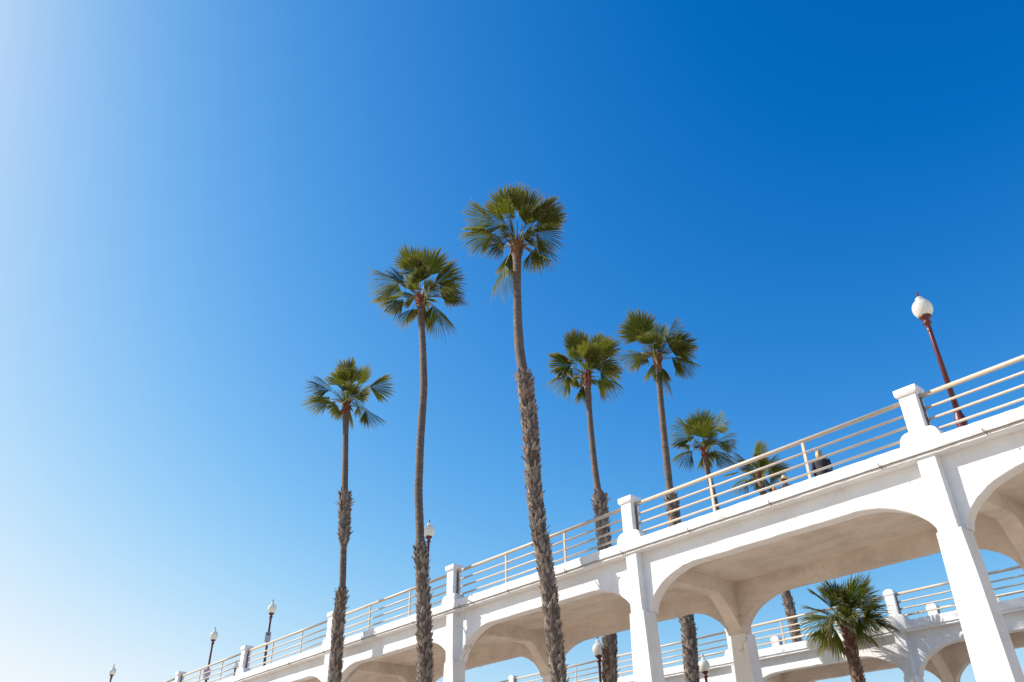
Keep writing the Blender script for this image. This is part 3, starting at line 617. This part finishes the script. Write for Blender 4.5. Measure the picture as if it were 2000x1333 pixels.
def person(loc,H,rz,label,coat,hairm,hat=None,longhair=True,skirt=False):
    """H total height, faces local -y"""
    root=empty('person',loc,label,'person','people walking on the near bridge'); root.rotation_euler=(0,0,rz); k=H/1.70
    J=[(0,0,.95,.145,.11),(0,0,1.12,.125,.095),(0,.01,1.30,.155,.105),(0,.01,1.42,.11,.08),(0,0,1.50,.052,.052),(0,-.01,1.57,.06,.06),(0,-.01,1.63,.078,.088)]
    E_=[(0,1),(1,2),(2,3),(3,4),(4,5),(5,6)]
    for s in (-1,1):
        b=len(J); J+=[(s*.10,0,.86,.088,.095),(s*.105,-.01 if s<0 else .03,.48,.058,.062),(s*.11,.03 if s<0 else .08,.09,.036,.04),(s*.115,-.09 if s<0 else -.03,.035,.038,.03)]; E_+=[(0,b),(b,b+1),(b+1,b+2),(b+2,b+3)]
        b=len(J); J+=[(s*.185,.01,1.40,.055,.055),(s*.235,.03,1.13,.040,.042),(s*.225,-.07 if s<0 else -.03,.90,.028,.030),(s*.22,-.10 if s<0 else -.05,.83,.026,.034)]; E_+=[(3,b),(b,b+1),(b+1,b+2),(b+2,b+3)]
    J=[tuple([j[0]*k,j[1]*k,j[2]*k]+[q*k for q in j[3:]]) for j in J]
    skin_body('body',J,E_,M['skin'],root)
    # fingers
    for s in (-1,1):
        hx,hy,hz=s*.22*k,(-.10 if s<0 else -.05)*k,.83*k
        bm=bmesh.new()
        for f in range(4):
            o=(f-1.5)*.017*k; l=(.062,.070,.066,.052)[f]*k
            tube(bm,[(hx,hy+o,hz-.01*k),(hx-s*.006*k,hy+o,hz-.035*k-l*.4),(hx-s*.022*k,hy+o*.9,hz-.03*k-l)],[.0085*k,.0078*k,.0055*k],6)
        tube(bm,[(hx-s*.01*k,hy-.028*k,hz+.015*k),(hx-s*.02*k,hy-.05*k,hz-.015*k),(hx-s*.024*k,hy-.052*k,hz-.04*k)],[.010*k,.009*k,.006*k],6)
        smooth(bm,60); obj('fingers',bm,M['skin'],root)
    # head features
    bm=bmesh.new(); ellipsoid(bm,Vector((0,-.012*k,1.60*k)),.073*k,.092*k,.115*k)
    for v in bm.verts:                                            # jaw narrows, brow set back
        z=(v.co.z/k-1.60)/.115
        if z<-.2: v.co.x*=1+.35*(z+.2)
    tube(bm,[(0,-.095*k,1.625*k),(0,-.118*k,1.585*k),(0,-.100*k,1.575*k)],[.009*k,.015*k,.01*k],6)
    for s in (-1,1): ellipsoid(bm,Vector((s*.076*k,.01*k,1.60*k)),.012*k,.02*k,.03*k,8,6)
    smooth(bm,60); obj('head',bm,M['skin'],root)
    bm=bmesh.new()
    for s in (-1,1): ellipsoid(bm,Vector((s*.030*k,-.093*k,1.612*k)),.012*k,.008*k,.007*k,8,6)
    obj('eyes',bm,M['eye'],root)
    bm=bmesh.new(); ellipsoid(bm,Vector((0,-.093*k,1.548*k)),.024*k,.010*k,.007*k,8,6); obj('mouth',bm,M['lips'],root)
    # hair: cap of hair with strands falling over the back of the collar
    bm=bmesh.new(); r=random.Random(int(H*100)); ellipsoid(bm,Vector((0,.012*k,1.625*k)),.088*k,.098*k,.105*k)
    bmesh.ops.delete(bm,geom=[v for v in bm.verts if v.co.y<-.045*k and v.co.z<1.655*k],context='VERTS')
    nst=46 if longhair else 26
    for i in range(nst):
        a=R_(-30+240*i/(nst-1)); x,y=.082*k*math.cos(a),.088*k*math.sin(a)+.005*k; dl=(r.uniform(.22,.34) if longhair else r.uniform(.06,.11))*k
        tube(bm,[(x*.75,y*.75,1.70*k),(x*1.03,y*1.03,1.62*k),(x*1.06,y*1.08+.01*k,1.55*k),(x*r.uniform(.9,1.2),y*r.uniform(1.0,1.25)+.02*k,1.62*k-dl)],[.016*k,.018*k,.016*k,.004*k],5)
    smooth(bm,60); obj('hair',bm,M[hairm],root)
    # coat
    bm=bmesh.new(); n=24; rings=[]
    for (z,rx,ry,cy) in ((.78,.215,.175,.01),(.95,.19,.155,.01),(1.12,.165,.135,.01),(1.28,.195,.14,.01),(1.39,.205,.125,.012),(1.445,.15,.10,.012),(1.475,.085,.08,.008),(1.50,.078,.076,.004)):
        rings.append([bm.verts.new((rx*k*math.cos(2*math.pi*i/n),cy*k+ry*k*math.sin(2*math.pi*i/n)*(1+.03*math.sin(5*i+z*9)),(z+.008*math.sin(i*1.7))*k)) for i in range(n)])
    for A,B in zip(rings,rings[1:]):
        for i in range(n): bm.faces.new((A[i],A[(i+1)%n],B[(i+1)%n],B[i]))
    for s in (-1,1):
        tube(bm,[(s*.155*k,.012*k,1.395*k),(s*.20*k,.012*k,1.36*k),(s*.24*k,.03*k,1.13*k),(s*.232*k,(-.05 if s<0 else -.015)*k,.95*k),(s*.228*k,(-.07 if s<0 else -.03)*k,.89*k)],[.075*k,.078*k,.062*k,.052*k,.047*k],10)
    smooth(bm,60); obj('coat',bm,M[coat],root)
    bm=bmesh.new()
    for s in (-1,1):
        tube(bm,[(s*.09*k,0,.93*k),(s*.10*k,0,.84*k),(s*.107*k,(-.01 if s<0 else .03)*k,.48*k),(s*.11*k,(.03 if s<0 else .08)*k,.10*k)],[.10*k,.108*k,.075*k,.06*k],12)
    smooth(bm,60); obj('trousers',bm,M['trouser'],root)
    bm=bmesh.new()
    for s in (-1,1):
        y=(-.03 if s<0 else .03)*k; ellipsoid(bm,Vector((s*.115*k,y,.04*k)),.05*k,.13*k,.045*k,12,8)
    obj('shoes',bm,M['shoe'],root)
    if hat:
        bm=bmesh.new(); lathe(bm,[(.205*k,1.655*k),(.21*k,1.662*k),(.12*k,1.69*k),(.10*k,1.70*k),(.096*k,1.76*k),(.075*k,1.80*k),(.03*k,1.815*k)],24); smooth(bm,40); obj('hat',bm,M['straw'],root)
    return root
person((-10.957,21.6,DK),1.70,R_(200),'blonde person in a dark purplish coat behind the railing','coat','hair')
person((-12.687,22.4,DK),1.60,R_(190),'person in dark clothes and a pale straw sun hat behind the railing','coat2','brownhair',hat=True,longhair=False)
person((-12.461,21.3,DK),.98,R_(150),'small child whose blond head just tops the kerb beside the hatted person','kidtop','hair',longhair=False)
bm=bmesh.new(); tube(bm,[(-10.72,21.55,10.98),(-10.63,21.5,10.86),(-10.50,21.45,10.72),(-10.42,21.4,10.50),(-10.35,21.35,10.0),(-10.2,21.3,9.91)],.012,6); o=obj('leash',bm,M['black']); tag(o,'thin black leash hanging beside the blonde person','leash')
# ---------------------------------------------------------------- gull in the far sky
def gull(p):
    root=empty('seagull',p,'tiny dark gull gliding in the pale sky seen through the far arch','bird'); root.rotation_euler=(R_(8),0,R_(20))
    bm=bmesh.new(); tube(bm,[(-.26,0,0),(-.16,0,.02),(0,0,.01),(.16,0,.03),(.24,0,.05),(.30,0,.04)],[.01,.06,.085,.06,.042,.008],10); smooth(bm,60); obj('body',bm,M['featherdark'],root)
    for s in (-1,1):
        bm=bmesh.new(); sec=[(0,.13,-.11,.03),(.25,.15,-.09,.13),(.5,.08,-.08,.13),(.72,-.02,-.12,.05)]; T=[];B=[]
        for y,a,b,z in sec:
            T.append([bm.verts.new((a,s*y,z)),bm.verts.new((b,s*y,z-.01))]); B.append([bm.verts.new((a,s*y,z-.012)),bm.verts.new((b,s*y,z-.018))])
        for i in range(3):
            bm.faces.new((T[i][0],T[i][1],T[i+1][1],T[i+1][0])); bm.faces.new((B[i][0],B[i+1][0],B[i+1][1],B[i][1])); bm.faces.new((T[i][0],T[i+1][0],B[i+1][0],B[i][0])); bm.faces.new((T[i][1],B[i][1],B[i+1][1],T[i+1][1]))
        bmesh.ops.recalc_face_normals(bm,faces=list(bm.faces)); obj('wing',bm,M['feather'],root)
gull((-49.173,110.0,19.421))
